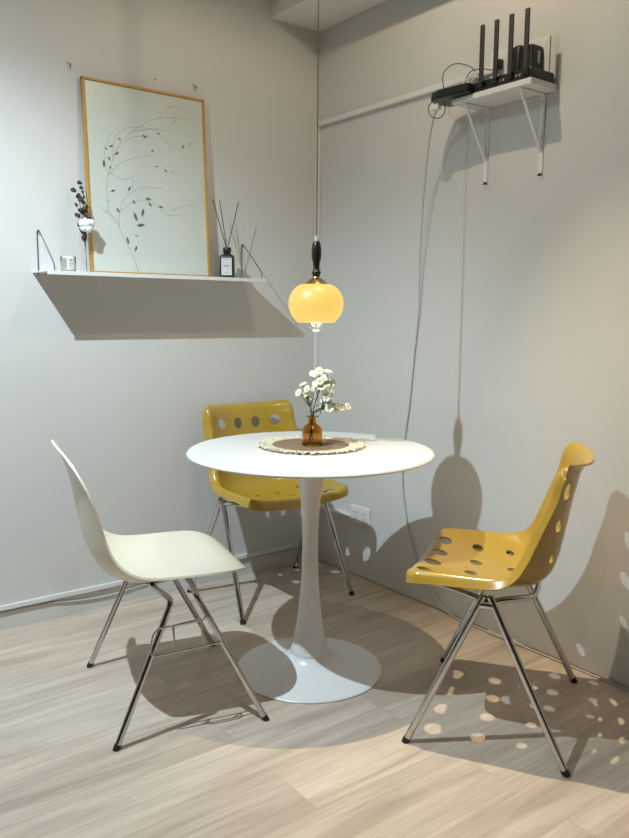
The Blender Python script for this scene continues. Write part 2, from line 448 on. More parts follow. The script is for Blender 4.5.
def leg(parent, pts, r, foot_r, smooth=6):
    """chrome tube leg ending in a black foot cap; pts run from the top down to the floor"""
    top = [Vector(p) for p in pts]; d = (top[-1] - top[-2]).normalized()
    end = top[-1] - d * .012
    o = obj('leg', tube(B(), top[:-1] + [end], r, 14, smooth), M['chrome'], parent, split=60)
    cb = B(); tube(cb, [end - d * .004, end + d * .0125], foot_r, 14)
    for v in cb.verts: v.co.z = max(v.co.z, 0)
    obj('foot_cap', cb, M['rubber'], o)
    return o

# --- mustard chair with round holes (local +X is the way it faces)
pf = [(.226, .462), (.19, .4555), (.13, .444), (.06, .434), (-.01, .428), (-.065, .429), (-.108, .440), (-.138, .468), (-.154, .512), (-.164, .560), (-.177, .635), (-.190, .705), (-.203, .758), (-.218, .786), (-.238, .796)]
rf = [(.232, .484), (.20, .486), (.13, .487), (.07, .487), (.015, .488), (-.025, .494), (-.052, .511), (-.072, .543), (-.088, .582), (-.112, .650), (-.136, .718), (-.147, .765), (-.162, .794), (-.184, .807)]
at, PL, PP, PS = prof_eval(pf)
rat, RL, RP, RS = prof_eval(rf)
def v_of(pred): return next(s for p, s in zip(PP, PS) if pred(p))
v_tr = v_of(lambda p: p.y > .53)
r_tr = next(s for p, s in zip(RP, RS) if p.y > .575)
wide = table_lookup([(0, 1.0), (v_tr - .16, 1.0), (v_tr + .04, .91), (PL, .875)])
HWI = .226
def mid_surface(u, v):
    p = at(v)
    w = v / v_tr * r_tr if v < v_tr else r_tr + (v - v_tr) / (PL - v_tr) * (RL - r_tr)
    q = rat(w); a = min(1.3, abs(u) / HWI); k = a ** 2.5
    return Vector((p.x + (q.x - p.x) * k, u * wide(v), p.y + (q.y - p.y) * k))
RR, ST = .012, .024
FW = RR * PI / 2 + ST
def yellow_map(u, v):
    # nearest point on the inner rounded panel; what lies outside it rolls over the edge
    cr = .040
    cu = max(-(HWI - cr), min(HWI - cr, u)); cv = max(cr, v)
    d = math.hypot(u - cu, v - cv)
    if d <= cr: return mid_surface(u, v)
    k = cr / d; bu, bv = cu + (u - cu) * k, cv + (v - cv) * k
    a = d - cr
    P0 = mid_surface(bu, bv); e = .003
    gu, gv = (bu - cu) / cr, (bv - cv) / cr
    inn = mid_surface(bu - gu * e, bv - gv * e); T = (P0 - inn).normalized()
    U = mid_surface(bu - gu * e - gv * e, bv - gv * e + gu * e) - inn
    n = T.cross(U).normalized()
    ref = mid_surface(0, bv); dirn = Vector((.9, 0, 1)) if bv < v_tr else Vector((1, 0, .2))
    if n.dot(dirn) < 0: n = -n
    ang = min(a / RR, PI / 2); st = max(0, a - RR * PI / 2)
    return P0 + T * (RR * math.sin(ang)) - n * (RR * (1 - math.cos(ang)) + st)
def v_seat(f): return v_of(lambda p: p.x < f)
def v_back(z): return v_of(lambda p: p.y > z and p.x < -.1)
holes = []
for vv, r, kk in ((v_seat(.198), .0250, 1), (v_seat(.083), .0190, 1), (v_seat(-.022), .0135, 1), (v_back(.716), .0240, 1), (v_back(.615), .0190, .93), (v_back(.515), .0135, .80)):
    for u in (-.150, -.050, .050, .150): holes.append((u * kk, vv, r))
outline = rrect(-(HWI + FW), HWI + FW, -FW, PL, .040 + FW, .048)
yc = thing('yellow_chair', 'mustard yellow plastic chair with round holes, at the right in front of the bare wall', 'chair', (-.449, -1.493, 0), math.radians(122.24))
shell_obj('seat_shell', cdt_shell(outline, holes, .0085, yellow_map), M['yellow'], yc, .0055)
for s in (1, -1):
    leg(yc, [(.012, s * .228, .434), (.026, s * .243, .424), (.033, s * .246, .410), (.215, s * .271, 0)], .0105, .0113)
    leg(yc, [(.006, s * .228, .434), (-.008, s * .243, .424), (-.015, s * .246, .410), (-.216, s * .277, 0)], .0105, .0113)
    obj('leg_joint', tube(B(), [(-.008, s * .244, .420), (.026, s * .244, .420)], .0125, 14), M['chrome'], yc)
obj('frame_rail', tube(B(), [(.022, .241, .424), (.040, .236, .4345), (.10, .205, .4375), (.155, .175, .4375), (.175, .13, .4355), (.178, 0, .4295), (.175, -.13, .4355), (.155, -.175, .4375), (.10, -.205, .4375), (.040, -.236, .4345), (.022, -.241, .424)], .0085, 12, 5), M['chrome'], yc)
obj('frame_rail', tube(B(), [(-.004, .241, .424), (-.022, .236, .4335), (-.065, .205, .434), (-.096, .17, .430), (-.106, .12, .424), (-.108, 0, .419), (-.106, -.12, .424), (-.096, -.17, .430), (-.065, -.205, .434), (-.022, -.236, .4335), (-.004, -.241, .424)], .0085, 12, 5), M['chrome'], yc)
y2 = copy_tree(yc)
y2.location = (-.444, -.272, 0); y2.rotation_euler.z = math.radians(-90.8)
y2['label'] = 'mustard yellow plastic chair with round holes, behind the table in the corner'
for c in (yc, y2): c['group'] = 'mustard chairs around the table'

# --- cream shell chair
wf = [(.222, .402), (.212, .415), (.190, .427), (.15, .433), (.09, .429), (.01, .420), (-.07, .412), (-.130, .411), (-.180, .425), (-.213, .457), (-.236, .505), (-.250, .560), (-.263, .625), (-.276, .700), (-.294, .762), (-.309, .797), (-.326, .822)]
wr = [(.196, .432), (.185, .440), (.165, .446), (.13, .449), (.08, .450), (.01, .4505), (-.06, .4525), (-.112, .459), (-.150, .474), (-.180, .501), (-.202, .545), (-.218, .600), (-.234, .655), (-.254, .715), (-.280, .775), (-.296, .802), (-.312, .824)]
atw, WL, WP, WS = prof_eval(wf)
arw, RWL, RWP, RWS = prof_eval(wr)
w_tr = next(s for p, s in zip(WP, WS) if p.y > .48)
r_tw = next(s for p, s in zip(RWP, RWS) if p.y > .505)
hw = table_lookup([(0, .226), (.18, .230), (w_tr - .06, .224), (w_tr + .08, .208), (w_tr + .2, .208), (WL, .205)])
def white_map(u, v):
    p = atw(v)
    w = v / w_tr * r_tw if v < w_tr else r_tw + (v - w_tr) / (WL - w_tr) * (RWL - r_tw)
    q = arw(w); k = (abs(u) / .222) ** 2.3
    return Vector((p.x + (q.x - p.x) * k, u, p.y + (q.y - p.y) * k))
half = []
NV = 150
for i in range(NV + 1):
    v = WL * i / NV
    w = hw(v)
    rf, rb_ = .13, .19
    if v < rf: w *= max(0, 1 - (1 - v / rf) ** 2.6) ** (1 / 2.6)
    if v > WL - rb_: w *= max(0, 1 - (1 - (WL - v) / rb_) ** 2.3) ** (1 / 2.3)
    half.append((w, v))
poly = [p for p in half] + [(-w, v) for w, v in half[-2:0:-1]]
res = []
for i, p_ in enumerate(poly):        # resample evenly
    q = poly[(i + 1) % len(poly)]; d = math.dist(p_, q); k = max(1, round(d / .008))
    for j in range(k): res.append((p_[0] + (q[0] - p_[0]) * j / k, p_[1] + (q[1] - p_[1]) * j / k))
keep = [res[0]]
for p_ in res[1:]:
    if math.dist(p_, keep[-1]) > .004: keep.append(p_)
wc = thing('shell_chair', 'cream moulded shell chair on chrome tube legs, left of the table', 'chair', (-1.184, -.801, 0), math.radians(-13.9))
shell_obj('seat_shell', cdt_shell(keep, [], .010, white_map), M['cream'], wc, .0065)
for s in (1, -1):
    sh_ = -.012 if s > 0 else 0
    leg(wc, [(-.075, s * .110, .3935), (-.069, s * .150, .3935), (-.060 + sh_, s * .185, .392), (-.048 + sh_, s * .214, .384), (-.052 + sh_, s * .2235, .366), (-.064 + sh_, s * .2275, .338), (-.2165, s * .2732, 0)], .0093, .0101)
    leg(wc, [(.030, s * .110, .4035), (.029, s * .150, .4030), (.028 + sh_, s * .185, .400), (.030 + sh_, s * .214, .388), (.038 + sh_, s * .2235, .366), (.052 + sh_, s * .2275, .338), (.217, s * .281, 0)], .0093, .0101)
obj('cross_rail', tube(B(), [(-.075, .112, .3935), (-.075, -.112, .3935)], .0093, 12), M['chrome'], wc)
obj('cross_rail', tube(B(), [(.030, .112, .4035), (.030, -.112, .4035)], .0093, 12), M['chrome'], wc)
obj('side_plate', box(B(), (-.092, -.016, .384), (.046, .016, .392), .001), M['chrome'], wc)
for s in (1, -1): obj('seat_mount', box(B(), (-.095, s * .10 - .012, .4015), (-.055, s * .10 + .012, .4085), .002), M['rubber'], wc)
S_ = -.252
gw = B()
tube(gw, [(-.104, S_ + .002, .300), (-.112, S_, .262), (-.108, S_ - .004, .246), (-.095, S_ - .004, .243), (0, S_ - .004, .247), (.083, S_ - .004, .253), (.089, S_ - .003, .262), (.080, S_, .285), (.056, S_ + .006, .325), (.046, S_ + .008, .330), (.030, S_ + .006, .322), (-.078, S_ + .006, .317), (-.094, S_ + .004, .312)], .0028, 8, 5, closed=True)
tube(gw, [(-.046, S_ + .006, .319), (-.045, S_ - .004, .245)], .0032, 8)
tube(gw, [(.034, S_ + .006, .321), (.037, S_ - .004, .250)], .0032, 8)
tube(gw, [(-.053, S_ + .006, .318), (-.056, S_ - .012, .325), (-.046, S_ - .020, .331), (.012, S_ - .020, .336), (.026, S_ - .014, .334), (.034, S_ + .006, .321)], .0028, 8, 5)
tube(gw, [(.052, S_ + .006, .328), (.030, -.226, .372), (.020, -.216, .392)], .0028, 8, 4)
obj('linking_wire', gw, M['chrome'], wc)

# ------------------------------------------------------------------ left wall: shelf, picture and what stands there
SD = .165; SZ = 1.331
t = thing('wall_shelf', 'thin white metal shelf on wire brackets on the left wall under the picture', 'shelf', (-.853, 0, SZ))
bm = B(); box(bm, (-.459, -SD, -.004), (.459, -.0006, 0), .0008)
box(bm, (-.459, -SD, -.014), (.459, -SD + .003, -.0035), .0008)
obj('board', bm, M['whitemetal'], t, smooth=False)
for x in (-.434, .440):
    wb = B()
    tube(wb, [(x - .004, -.004, -.010), (x - .004, -.004, .142), (x - .002, -.005, .151), (x + .002, -.010, .150), (x + .004, -.016, .142), (x + .004, -SD + .030, .040), (x + .004, -SD + .014, .024), (x + .004, -SD + .014, -.007)], .0020, 8)
    w_ = obj('wire_bracket', wb, M['wire'], t)
    obj('screw', tube(B(), [(x, -.0005, .146), (x, -.008, .146)], .004, 10), M['wire'], w_)

# picture: leans against the wall, its foot on the shelf
PX, PW, PH = -.858, .508, .712
lean = math.atan2(.034, PH)
t = thing('framed_picture', 'tall framed print of a pale willow branch leaning on the left wall', 'picture', (PX, -.040, SZ + .0008))
t.rotation_euler = (-lean, 0, 0)
fb = B(); FWD, DEP = .0085, .02
for lo, hi in (((-PW / 2, -DEP, 0), (-PW / 2 + FWD, 0, PH)), ((PW / 2 - FWD, -DEP, 0), (PW / 2, 0, PH)), ((-PW / 2, -DEP, 0), (PW / 2, 0, FWD)), ((-PW / 2, -DEP, PH - FWD), (PW / 2, 0, PH))):
    box(fb, lo, hi, .0012)
obj('frame', fb, M['wood'], t, smooth=False)
pr = obj('print', box(B(), (-PW / 2 + .004, -.014, .004), (PW / 2 - .004, -.004, PH - .004)), M['print'], t, smooth=False)
STEMS = [[(-0.9185, 1.3432), (-0.9332, 1.384), (-0.9498, 1.4262), (-0.9839, 1.4904), (-0.9978, 1.5363), (-1.0223, 1.5576), (-1.0317, 1.5753), (-1.0344, 1.6533), (-1.028, 1.6998), (-1.0118, 1.7474), (-0.9799, 1.8153), (-0.9226, 1.8782), (-0.8595, 1.9198), (-0.8061, 1.9437), (-0.7409, 1.9565), (-0.68, 1.9562), (-0.6286, 1.9833)], [(-0.9887, 1.4995), (-0.9905, 1.5462), (-0.9704, 1.6133), (-0.9231, 1.6552), (-0.8652, 1.6752), (-0.801, 1.6721)], [(-0.9816, 1.5749), (-0.9189, 1.618), (-0.8558, 1.619), (-0.7865, 1.5797)], [(-1.0031, 1.5265), (-1.0418, 1.5699), (-1.0806, 1.5849)], [(-0.8061, 1.9437), (-0.7784, 1.9836), (-0.7292, 1.9981), (-0.6851, 1.9889), (-0.6513, 1.9865)], [(-0.9226, 1.8782), (-0.8284, 1.8964), (-0.7756, 1.8566), (-0.7211, 1.8351), (-0.6986, 1.8477)], [(-1.028, 1.6998), (-0.9767, 1.7515), (-0.9044, 1.7835), (-0.8305, 1.8021)], [(-1.0227, 1.7141), (-0.9682, 1.6925), (-0.9217, 1.7115), (-0.9057, 1.732)], [(-1.0065, 1.7571), (-0.9942, 1.8407), (-0.9529, 1.883), (-0.8912, 1.8966), (-0.7419, 1.9041)], [(-0.9219, 1.7021), (-0.9337, 1.6448)], [(-0.7698, 1.5928), (-0.7137, 1.6172), (-0.6682, 1.6261)], [(-0.7922, 1.5715), (-0.7256, 1.5788), (-0.7029, 1.5886)], [(-0.7524, 1.9263), (-0.73, 1.9534)], [(-1.0324, 1.7176), (-1.0371, 1.7897), (-1.0033, 1.8667)], [(-0.8501, 1.8699), (-0.9232, 1.8551), (-0.9852, 1.8055)]]
LEAVES = [(-1.0415, 1.7438, 90, 0.024), (-1.0192, 1.7647, 60, 0.0152), (-0.9887, 1.7868, -30, 0.0174), (-1.0171, 1.733, 40, 0.0109), (-0.9742, 1.8417, 30, 0.0131), (-1.0099, 1.8114, -20, 0.0152), (-1.03, 1.7997, 50, 0.0109), (-0.8712, 1.8651, 40, 0.0174), (-0.8127, 1.8845, 10, 0.0109), (-0.7064, 1.8486, -60, 0.0152), (-0.6758, 1.8632, -70, 0.0109), (-1.0097, 1.6466, -20, 0.0174), (-0.9436, 1.6606, -60, 0.0185), (-0.9937, 1.5758, 60, 0.0174), (-0.9273, 1.6125, 50, 0.0152), (-0.8662, 1.6295, 5, 0.0196), (-0.8593, 1.6091, 45, 0.0174), (-0.8133, 1.6036, 10, 0.0174), (-0.9225, 1.5563, 70, 0.0294), (-0.8918, 1.5749, -75, 0.0261), (-0.9024, 1.5265, -10, 0.0283), (-0.9591, 1.4637, 75, 0.024), (-0.9267, 1.4351, -70, 0.0196), (-0.8261, 1.7572, 10, 0.0109), (-0.7865, 1.7456, 30, 0.0131), (-0.8408, 1.8149, -50, 0.0131), (-0.9223, 1.485, 0, 0.0109), (-0.7559, 1.7442, 30, 0.0065), (-1.0419, 1.5652, 0, 0.0065), (-1.0278, 1.608, 60, 0.0065)]
def loc(x, z): return Vector((x - PX - .0, -.0146, z - SZ - .004))
sb = B(); lb = B()
def ribbon(bm, P, w):
    L_ = []
    for i, p in enumerate(P):
        d = (P[min(i + 1, len(P) - 1)] - P[max(0, i - 1)]).normalized(); s = Vector((-d.z, 0, d.x))
        ww = w * (1 - .6 * i / len(P)) / 2
        L_.append((bm.verts.new(p + s * ww), bm.verts.new(p - s * ww)))
    for a, b in zip(L_[:-1], L_[1:]): bm.faces.new((a[0], a[1], b[1], b[0]))
for i, s in enumerate(STEMS): ribbon(sb, spline([loc(*q) for q in s], 8), .0018 if i == 0 else .0013)
for x, z, a, s in LEAVES:
    c = loc(x, z) + Vector((0, -.0003, 0)); a = -math.radians(a); d = Vector((math.cos(a), 0, math.sin(a))); e = Vector((-d.z, 0, d.x)); s *= 1.25
    vs = [c - d * s * .5 + e * 0] + [c + d * s * (q - .5) + e * s * .17 * math.sin(q * PI) ** .8 for q in (.2, .4, .6, .8)] + [c + d * s * .5] + [c + d * s * (q - .5) - e * s * .17 * math.sin(q * PI) ** .8 for q in (.8, .6, .4, .2)]
    lb.faces.new([lb.verts.new(v) for v in vs])
obj('printed_branch', sb, M['stemgrey'], pr, smooth=False)
obj('printed_leaves', lb, M['leafgrey'], pr, smooth=False)

# dried bunch in front of the frame's left edge
t = thing('dried_bouquet', 'dried bunch of dark leaves with one white cotton boll at the picture frame', 'dried flowers', (-1.139, -.080, SZ))
sb = B()
tops = [(.002, .012, .305), (-.022, -.004, .272), (.002, -.006, .255), (-.012, .006, .225)]
for q in tops: tube(sb, [(.002, 0, .001), (.0, 0, .07), (q[0] * .4, q[1], q[2] * .6), q], .0014, 6, 6)
obj('stems', sb, M['driedstem'], t)
lb = B(); random.seed(3)
for q in tops:
    for k in range(10):
        s = .52 + .48 * k / 8
        c = Vector((q[0] * (s ** 1.5) - .004, q[1] * s, q[2] * s)) + Vector((random.uniform(-.008, .008), random.uniform(-.008, .008), 0))
        d = Vector((random.choice((-1, 1)) * random.uniform(.4, 1), random.uniform(-.9, .4), random.uniform(-.2, .8))).normalized(); e = d.cross(Vector((random.uniform(-.4, .4), -1, .4))).normalized(); nn = d.cross(e)
        L_ = random.uniform(.015, .024)
        ring = []
        for m_ in range(10):
            a = 2 * PI * m_ / 10
            ring.append(lb.verts.new(c + d * L_ * (.5 + .5 * math.cos(a)) + e * L_ * .42 * math.sin(a) + nn * .003 * math.sin(a * 2 + k)))
        cen = lb.verts.new(c + d * L_ * .5 - nn * .003)
        for m_ in range(10): lb.faces.new((ring[m_], ring[(m_ + 1) % 10], cen))
o = obj('dried_leaves', lb, M['dried'], t, split=80)
so_ = o.modifiers.new('s', 'SOLIDIFY'); so_.thickness = .0006
cb = B()
for k, (x, y, z, r) in enumerate([(0, 0, 0, .015), (.013, -.004, .006, .013), (-.012, -.004, .003, .013), (.003, -.007, -.011, .013), (.010, -.002, -.008, .012), (-.008, -.003, -.009, .012), (0, -.010, .004, .012), (.001, .004, .012, .012)]):
    s_ = B(); bmesh.ops.create_icosphere(s_, subdivisions=3, radius=r * 1.15)
    for v in s_.verts: v.co += v.normal * random.uniform(-.0006, .0009)
    merge(cb, s_, Matrix.Translation((-.001 + x * 1.2, -.014 + y * 1.2, .172 + z * 1.2)))
cot = obj('cotton_boll', cb, M['cotton'], t, split=80)
cx = B()
for k in range(5):
    a = 2 * PI * k / 5 + .3; d = Vector((math.cos(a), -.25, math.sin(a))); c = Vector((-.001, -.013, .172))
    e = Vector((-d.z, 0, d.x))
    v = [cx.verts.new(c + d * .008 + e * .005), cx.verts.new(c + d * .032 + Vector((0, -.008, 0))), cx.verts.new(c + d * .008 - e * .005), cx.verts.new(c + d * .016 + Vector((0, .010, 0)))]
    cx.faces.new((v[0], v[1], v[2])); cx.faces.new((v[0], v[3], v[1])); cx.faces.new((v[2], v[1], v[3])); cx.faces.new((v[0], v[2], v[3]))
obj('boll_husk', cx, M['dried'], cot, smooth=False)

# candle
CX, CY = -1.206, -.078
t = thing('candle_jar', 'small squat pale candle in a glass jar at the left end of the shelf', 'candle', (CX, CY, SZ))
obj('jar', lathe(B(), [(0, .0005), (.026, .0005), (.0275, .003), (.0275, .055), (.0265, .0565), (.0255, .055), (.0255, .005), (0, .005)], seg=40), M['glass'], t)
wx = obj('wax', lathe(B(), [(0, .0055), (.0252, .0055), (.0252, .047), (.022, .049), (0, .0485)], seg=40), M['wax'], t)
obj('wick', tube(B(), [(0, 0, .045), (.001, 0, .0545)], .0009, 6), M['ink'], wx)
def wrap(r, z0, z1, a0, a1, n=12):
    bm = B(); q = []
    for k in range(n + 1):
        a = a0 + (a1 - a0) * k / n; q.append((bm.verts.new((r * math.cos(a), r * math.sin(a), z0)), bm.verts.new((r * math.cos(a), r * math.sin(a), z1))))
    for a, b in zip(q[:-1], q[1:]): bm.faces.new((a[0], b[0], b[1], a[1]))
    return bm
fa = math.atan2(-.787, -.30)
lab = obj('jar_label', wrap(.0279, .008, .050, fa - .15, fa + .9), M['paper'], t)
for z, a, b, h in ((.039, .34, .52, .0055), (.030, .2, .75, .0011), (.024, .2, .75, .0011), (.018, .25, .6, .0011)):
    obj('label_print', wrap(.0281, z, z + h, fa + a - .1, fa + b - .1, 6), M['ink'], lab)

# reed diffuser
RXX, RY = -.536, -.082
t = thing('diffuser_bottle', 'black square shouldered diffuser bottle with pale label on the shelf', 'bottle', (RXX, RY, SZ), math.radians(-36))
bb = B(); rings = []
def sq(r, z, e=.2):
    return [(math.copysign(abs(math.cos(a)) ** e, math.cos(a)) * r, math.copysign(abs(math.sin(a)) ** e, math.sin(a)) * r, z) for a in [2 * PI * (k + .5) / 48 for k in range(48)]]
for r, z, e in ((.0275, .0008, .22), (.0295, .003, .22), (.0295, .084, .22), (.0285, .090, .3), (.0245, .095, .5), (.0165, .0985, 1), (.0135, .100, 1), (.0135, .104, 1)):
    rings.append([bb.verts.new(p) for p in sq(r, z, e)])
for a, b in zip(rings[:-1], rings[1:]):
    for k in range(48): bb.faces.new((a[k], a[(k + 1) % 48], b[(k + 1) % 48], b[k]))
bb.faces.new(rings[0][::-1]); bb.faces.new(rings[-1])
obj('bottle', bb, M['black'], t)
obj('collar', lathe(B(), [(.006, .1045), (.0165, .1045), (.0170, .106), (.0170, .124), (.0160, .1255), (.007, .1255), (.006, .124), (.006, .1045)], seg=32), M['black'], t)
lab = obj('paper_label', box(B(), (-.0215, -.0303, .012), (.0215, -.0297, .082)), M['paper'], t, smooth=False)
for x0, x1, z0, z1 in ((-.010, .010, .0755, .0765), (-.011, -.008, .047, .052), (-.006, -.003, .047, .052), (-.001, .003, .047, .052), (.005, .009, .047, .052), (-.008, -.002, .0225, .0235), (0, .008, .0225, .0235), (-.006, .006, .019, .0198)):
    obj('label_print', box(B(), (x0, -.0306, z0), (x1, -.0302, z1)), M['ink'], lab, smooth=False)
for lb_, top in (('leftmost black reed stick fanning out of the diffuser bottle', (-.068, -.004, .312)), ('middle black reed stick in the diffuser bottle, almost upright', (-.030, .006, .314)), ('rightmost black reed stick leaning right out of the diffuser bottle', (.055, -.003, .314))):
    d = Vector(top); nk = Vector((top[0] * .05, top[1] * .05, .125)); u = (d - nk).normalized(); b0 = nk - u * .012
    rr = obj('reed_stick', tube(B(), [Vector((0, 0, 0)), d - b0], .0017, 8), M['black'])
    rr.location = Vector((RXX, RY, SZ)) + b0
    tag(rr, lb_, 'reed stick', 'reeds in the diffuser')

# nails and scuffs on the left wall
for x, z, lb_ in ((-1.146, 2.077, 'small dark nail in the left wall, upper left of the picture'), (-.812, 2.088, 'tiny dark nail in the left wall just above the picture'), (-.632, 2.090, 'bent dark nail in the left wall above the right end of the picture')):
    nb = B(); tube(nb, [(0, .0, 0), (0, -.008, 0), (.002, -.012, .003)] if x > -.9 else [(0, 0, 0), (-.002, -.014, .004)], .0016, 8)
    if x < -1 or x > -.7:
        tube(nb, [(.001, -.010, .002), (-.009, -.005, .010), (-.010, -.003, .013)], .0012, 6)
        tube(nb, [(.0, -.006, 0), (-.002, -.004, -.014)], .0010, 6)
    n_ = obj('wall_nail', nb, M['scuff']); n_.location = (x, -.0002, z); tag(n_, lb_, 'nail', 'nails in the left wall')

# cable ducts
def duct(name, lo, hi, label):
    o = obj(name, box(B(), lo, hi, .002), M['whiteplastic'], None, smooth=False); tag(o, label, 'cable duct'); return o
duct('cable_duct', (-.0195, -1.03, 2.027), (-.0008, -.0195, 2.048), 'white cable duct running along the right wall to the router shelf')
duct('cable_duct', (-.0195, -.0195, .108), (-.0008, -.0008, 2.048), 'white cable duct standing upright in the corner of the room')
duct('cable_duct', (-.0130, -.272, .264), (-.0008, -.021, .279), 'short white cable duct from the corner to the double wall socket')
duct('cable_duct', (-3.2, -.0130, .080), (-.0008, -.0008, .099), 'long white cable duct low along the left wall')
c_ = obj('black_cable', tube(B(), [(-2.6, -.004, .074), (-1.8, -.004, .073), (-1.39, -.004, .070), (-1.28, -.004, .066), (-1.18, -.005, .052), (-1.05, -.005, .046), (-.9, -.004, .058), (-.7, -.004, .072), (-.45, -.004, .0745), (-.14, -.004, .0745)], .0034, 8, 6), M['greycable'])
tag(c_, 'thin grey cable sagging under the long duct on the left wall', 'cable')

# wall socket
t = thing('wall_socket', 'white double wall socket low on the right wall behind the table', 'socket', (0, -.340, .289))
obj('cover_plate', box(B(), (-.009, -.0665, -.039), (-.0008, .0665, .039), .003), M['whiteplastic'], t, smooth=False)
for yo in (-.030, .030):
    sb = B(); box(sb, (-.0112, yo - .020, -.026), (-.008, yo + .020, .026), .002)
    so_ = obj('socket_face', sb, M['whiteplastic'], t, smooth=False)
    hb = B()
    for zz in (-.012, .012):
        box(hb, (-.0118, yo - .010, zz - .004), (-.0111, yo - .0075, zz + .004)); box(hb, (-.0118, yo + .0075, zz - .004), (-.0111, yo + .010, zz + .004)); box(hb, (-.0118, yo - .002, zz - .009), (-.0111, yo + .002, zz - .006))
    obj('slots', hb, M['socket'], so_, smooth=False)

# ------------------------------------------------------------------ right wall: bracket shelf with the router
BZ = 1.936
t = thing('bracket_shelf', 'small white shelf on two steel angle brackets high on the right wall', 'shelf', (0, -1.11, BZ))
obj('board', box(B(), (-.136, -.170, -.020), (-.0008, .170, 0), .003), M['whitemetal'], t, smooth=False)
for y in (.118, -.118):
    bb = B(); w_ = .0095
    box(bb, (-.0035, y - w_, -.284), (-.0008, y + w_, -.0205), .0006)
    tube(bb, [(-.0035, y, -.282), (-.0008, y, -.282)], w_, 16)
    box(bb, (-.128, y - w_, -.0235), (-.0008, y + w_, -.0205), .0006)
    o_ = obj('angle_bracket', bb, M['whitemetal'], t, smooth=False)
    db = B()
    a, b = Vector((-.122, y, -.024)), Vector((-.004, y, -.205)); d = (b - a).normalized(); n = Vector((d.z, 0, -d.x))
    vs = []
    for c in (a, b):
        for (p_, q) in ((-.006, -.0018), (.006, -.0018), (.006, .0018), (-.006, .0018)): vs.append(db.verts.new(c + Vector((0, p_, 0)) + n * q))
    for k in range(4): db.faces.new((vs[k], vs[(k + 1) % 4], vs[4 + (k + 1) % 4], vs[4 + k]))
    db.faces.new(vs[3::-1]); db.faces.new(vs[4:])
    obj('brace', db, M['whitemetal'], o_, smooth=False)
    for z in (-.045, -.155, -.276):
        obj('screw', tube(B(), [(-.0036, y, z), (-.0044, y, z)], .0026, 12), M['wire'], o_)

t = thing('router', 'black wireless router with four upright antennas on the bracket shelf', 'router', (-.070, -1.150, BZ + .0005))
obj('body', box(B(), (-.062, -.125, .001), (.060, .115, .034), .006), M['black'], t, smooth=False)
for y in (.074, .014, -.046, -.108):
    a_ = obj('antenna', box(B(), (-.074, y - .0085, .016), (-.0655, y + .0085, .208), .003), M['blackmatte'], t, smooth=False)
    obj('hinge', tube(B(), [(-.070, y - .011, .018), (-.070, y + .011, .018)], .0085, 14), M['black'], a_)
for k, (y, mm) in enumerate(((.000, 'redport'), (-.014, 'port'), (-.066, 'port'), (-.080, 'port'))):
    obj('port', box(B(), (-.0626, y - .0045, .012), (-.0605, y + .0045, .020)), M[mm], t, smooth=False)
t = thing('modem', 'flat black modem box overhanging the left end of the bracket shelf', 'modem', (-.108, -.956, BZ + .0005))
bm = B(); ob = [(-.070, .048), (-.058, .088), (-.020, .105), (.050, .100), (.062, .060), (.062, -.085), (-.058, -.085)]
vs0 = [bm.verts.new((x, y, .001)) for x, y in ob]; vs1 = [bm.verts.new((x * .96, y * .97, .030)) for x, y in ob]
for k in range(7): bm.faces.new((vs0[k], vs0[(k + 1) % 7], vs1[(k + 1) % 7], vs1[k]))
bm.faces.new(vs0[::-1]); bm.faces.new(vs1)
bmesh.ops.bevel(bm, geom=bm.edges[:], offset=.003, segments=2, affect='EDGES')
md = obj('case', bm, M['black'], t, smooth=False)
gb = B()
for k in range(7): box(gb, (-.03 + k * .01, -.06, .0299), (-.026 + k * .01, .06, .0309))
obj('vent_ribs', gb, M['blackmatte'], t, smooth=False)
t = thing('wall_plate', 'white wall plate behind the black adapters above the router', 'wall plate', (0, -1.195, 2.035))
obj('plate', box(B(), (-.008, -.052, -.062), (-.0008, .052, .062), .003), M['whiteplastic'], t, smooth=False)
obj('frame_edge', box(B(), (-.0095, -.044, -.050), (-.0075, .044, .050), .001), M['whiteplastic'], t, smooth=False)
o = obj('power_adapter', box(B(), (-.062, -1.173, 1.984), (-.0105, -1.133, 2.078), .014, 4), M['black']); tag(o, 'rounded black power adapter plugged in left of the boxy one above the router', 'adapter')
t = thing('power_adapter', 'boxy black power adapter with small pale label above the router\'s right end', 'adapter', (-.0105, -1.203, 2.028))
obj('case', box(B(), (-.060, -.024, -.052), (0, .024, .036), .006), M['black'], t, smooth=False)
obj('label', box(B(), (-.030, -.0246, -.020), (-.018, -.0239, .018)), M['paper'], t, smooth=False)
o = obj('power_plug', box(B(), (-.028, -1.062, 2.036), (-.0095, -1.036, 2.064), .003), M['black'], None, smooth=False); tag(o, 'small black plug in the wall between the router antennas', 'plug')
o = obj('wall_plate', box(B(), (-.009, -1.088, 1.995), (-.0008, -1.000, 2.1), .003), M['whiteplastic'], None, smooth=False); tag(o, 'white wall plate behind the small black plug between the antennas', 'wall plate')

def cable(name, pts, r, m, label, n=8, seg=8):
    o = obj(name, tube(B(), pts, r, seg, n), M[m]); tag(o, label, 'cable'); return o
cable('black_cable', [(-.060, -.862, 1.966), (-.075, -.845, 2.005), (-.090, -.855, 2.050), (-.085, -.905, 2.072), (-.070, -.965, 2.050), (-.062, -1.0, 2.010), (-.055, -1.022, 1.972)], .0016, 'black', 'thin black cable looping high over the modem')
cable('black_cable', [(-.085, -.952, 1.968), (-.088, -.955, 1.995), (-.080, -.975, 2.030), (-.060, -1.005, 2.036), (-.045, -1.045, 2.025), (-.040, -1.075, 2.005), (-.035, -1.085, 1.972)], .0016, 'black', 'black cable arching from the modem behind the first antenna')
cable('black_cable', [(-.029, -1.048, 2.050), (-.040, -1.046, 2.046), (-.045, -1.060, 2.015), (-.04, -1.075, 1.972)], .0014, 'black', 'thin black cable hanging from the small wall plug')
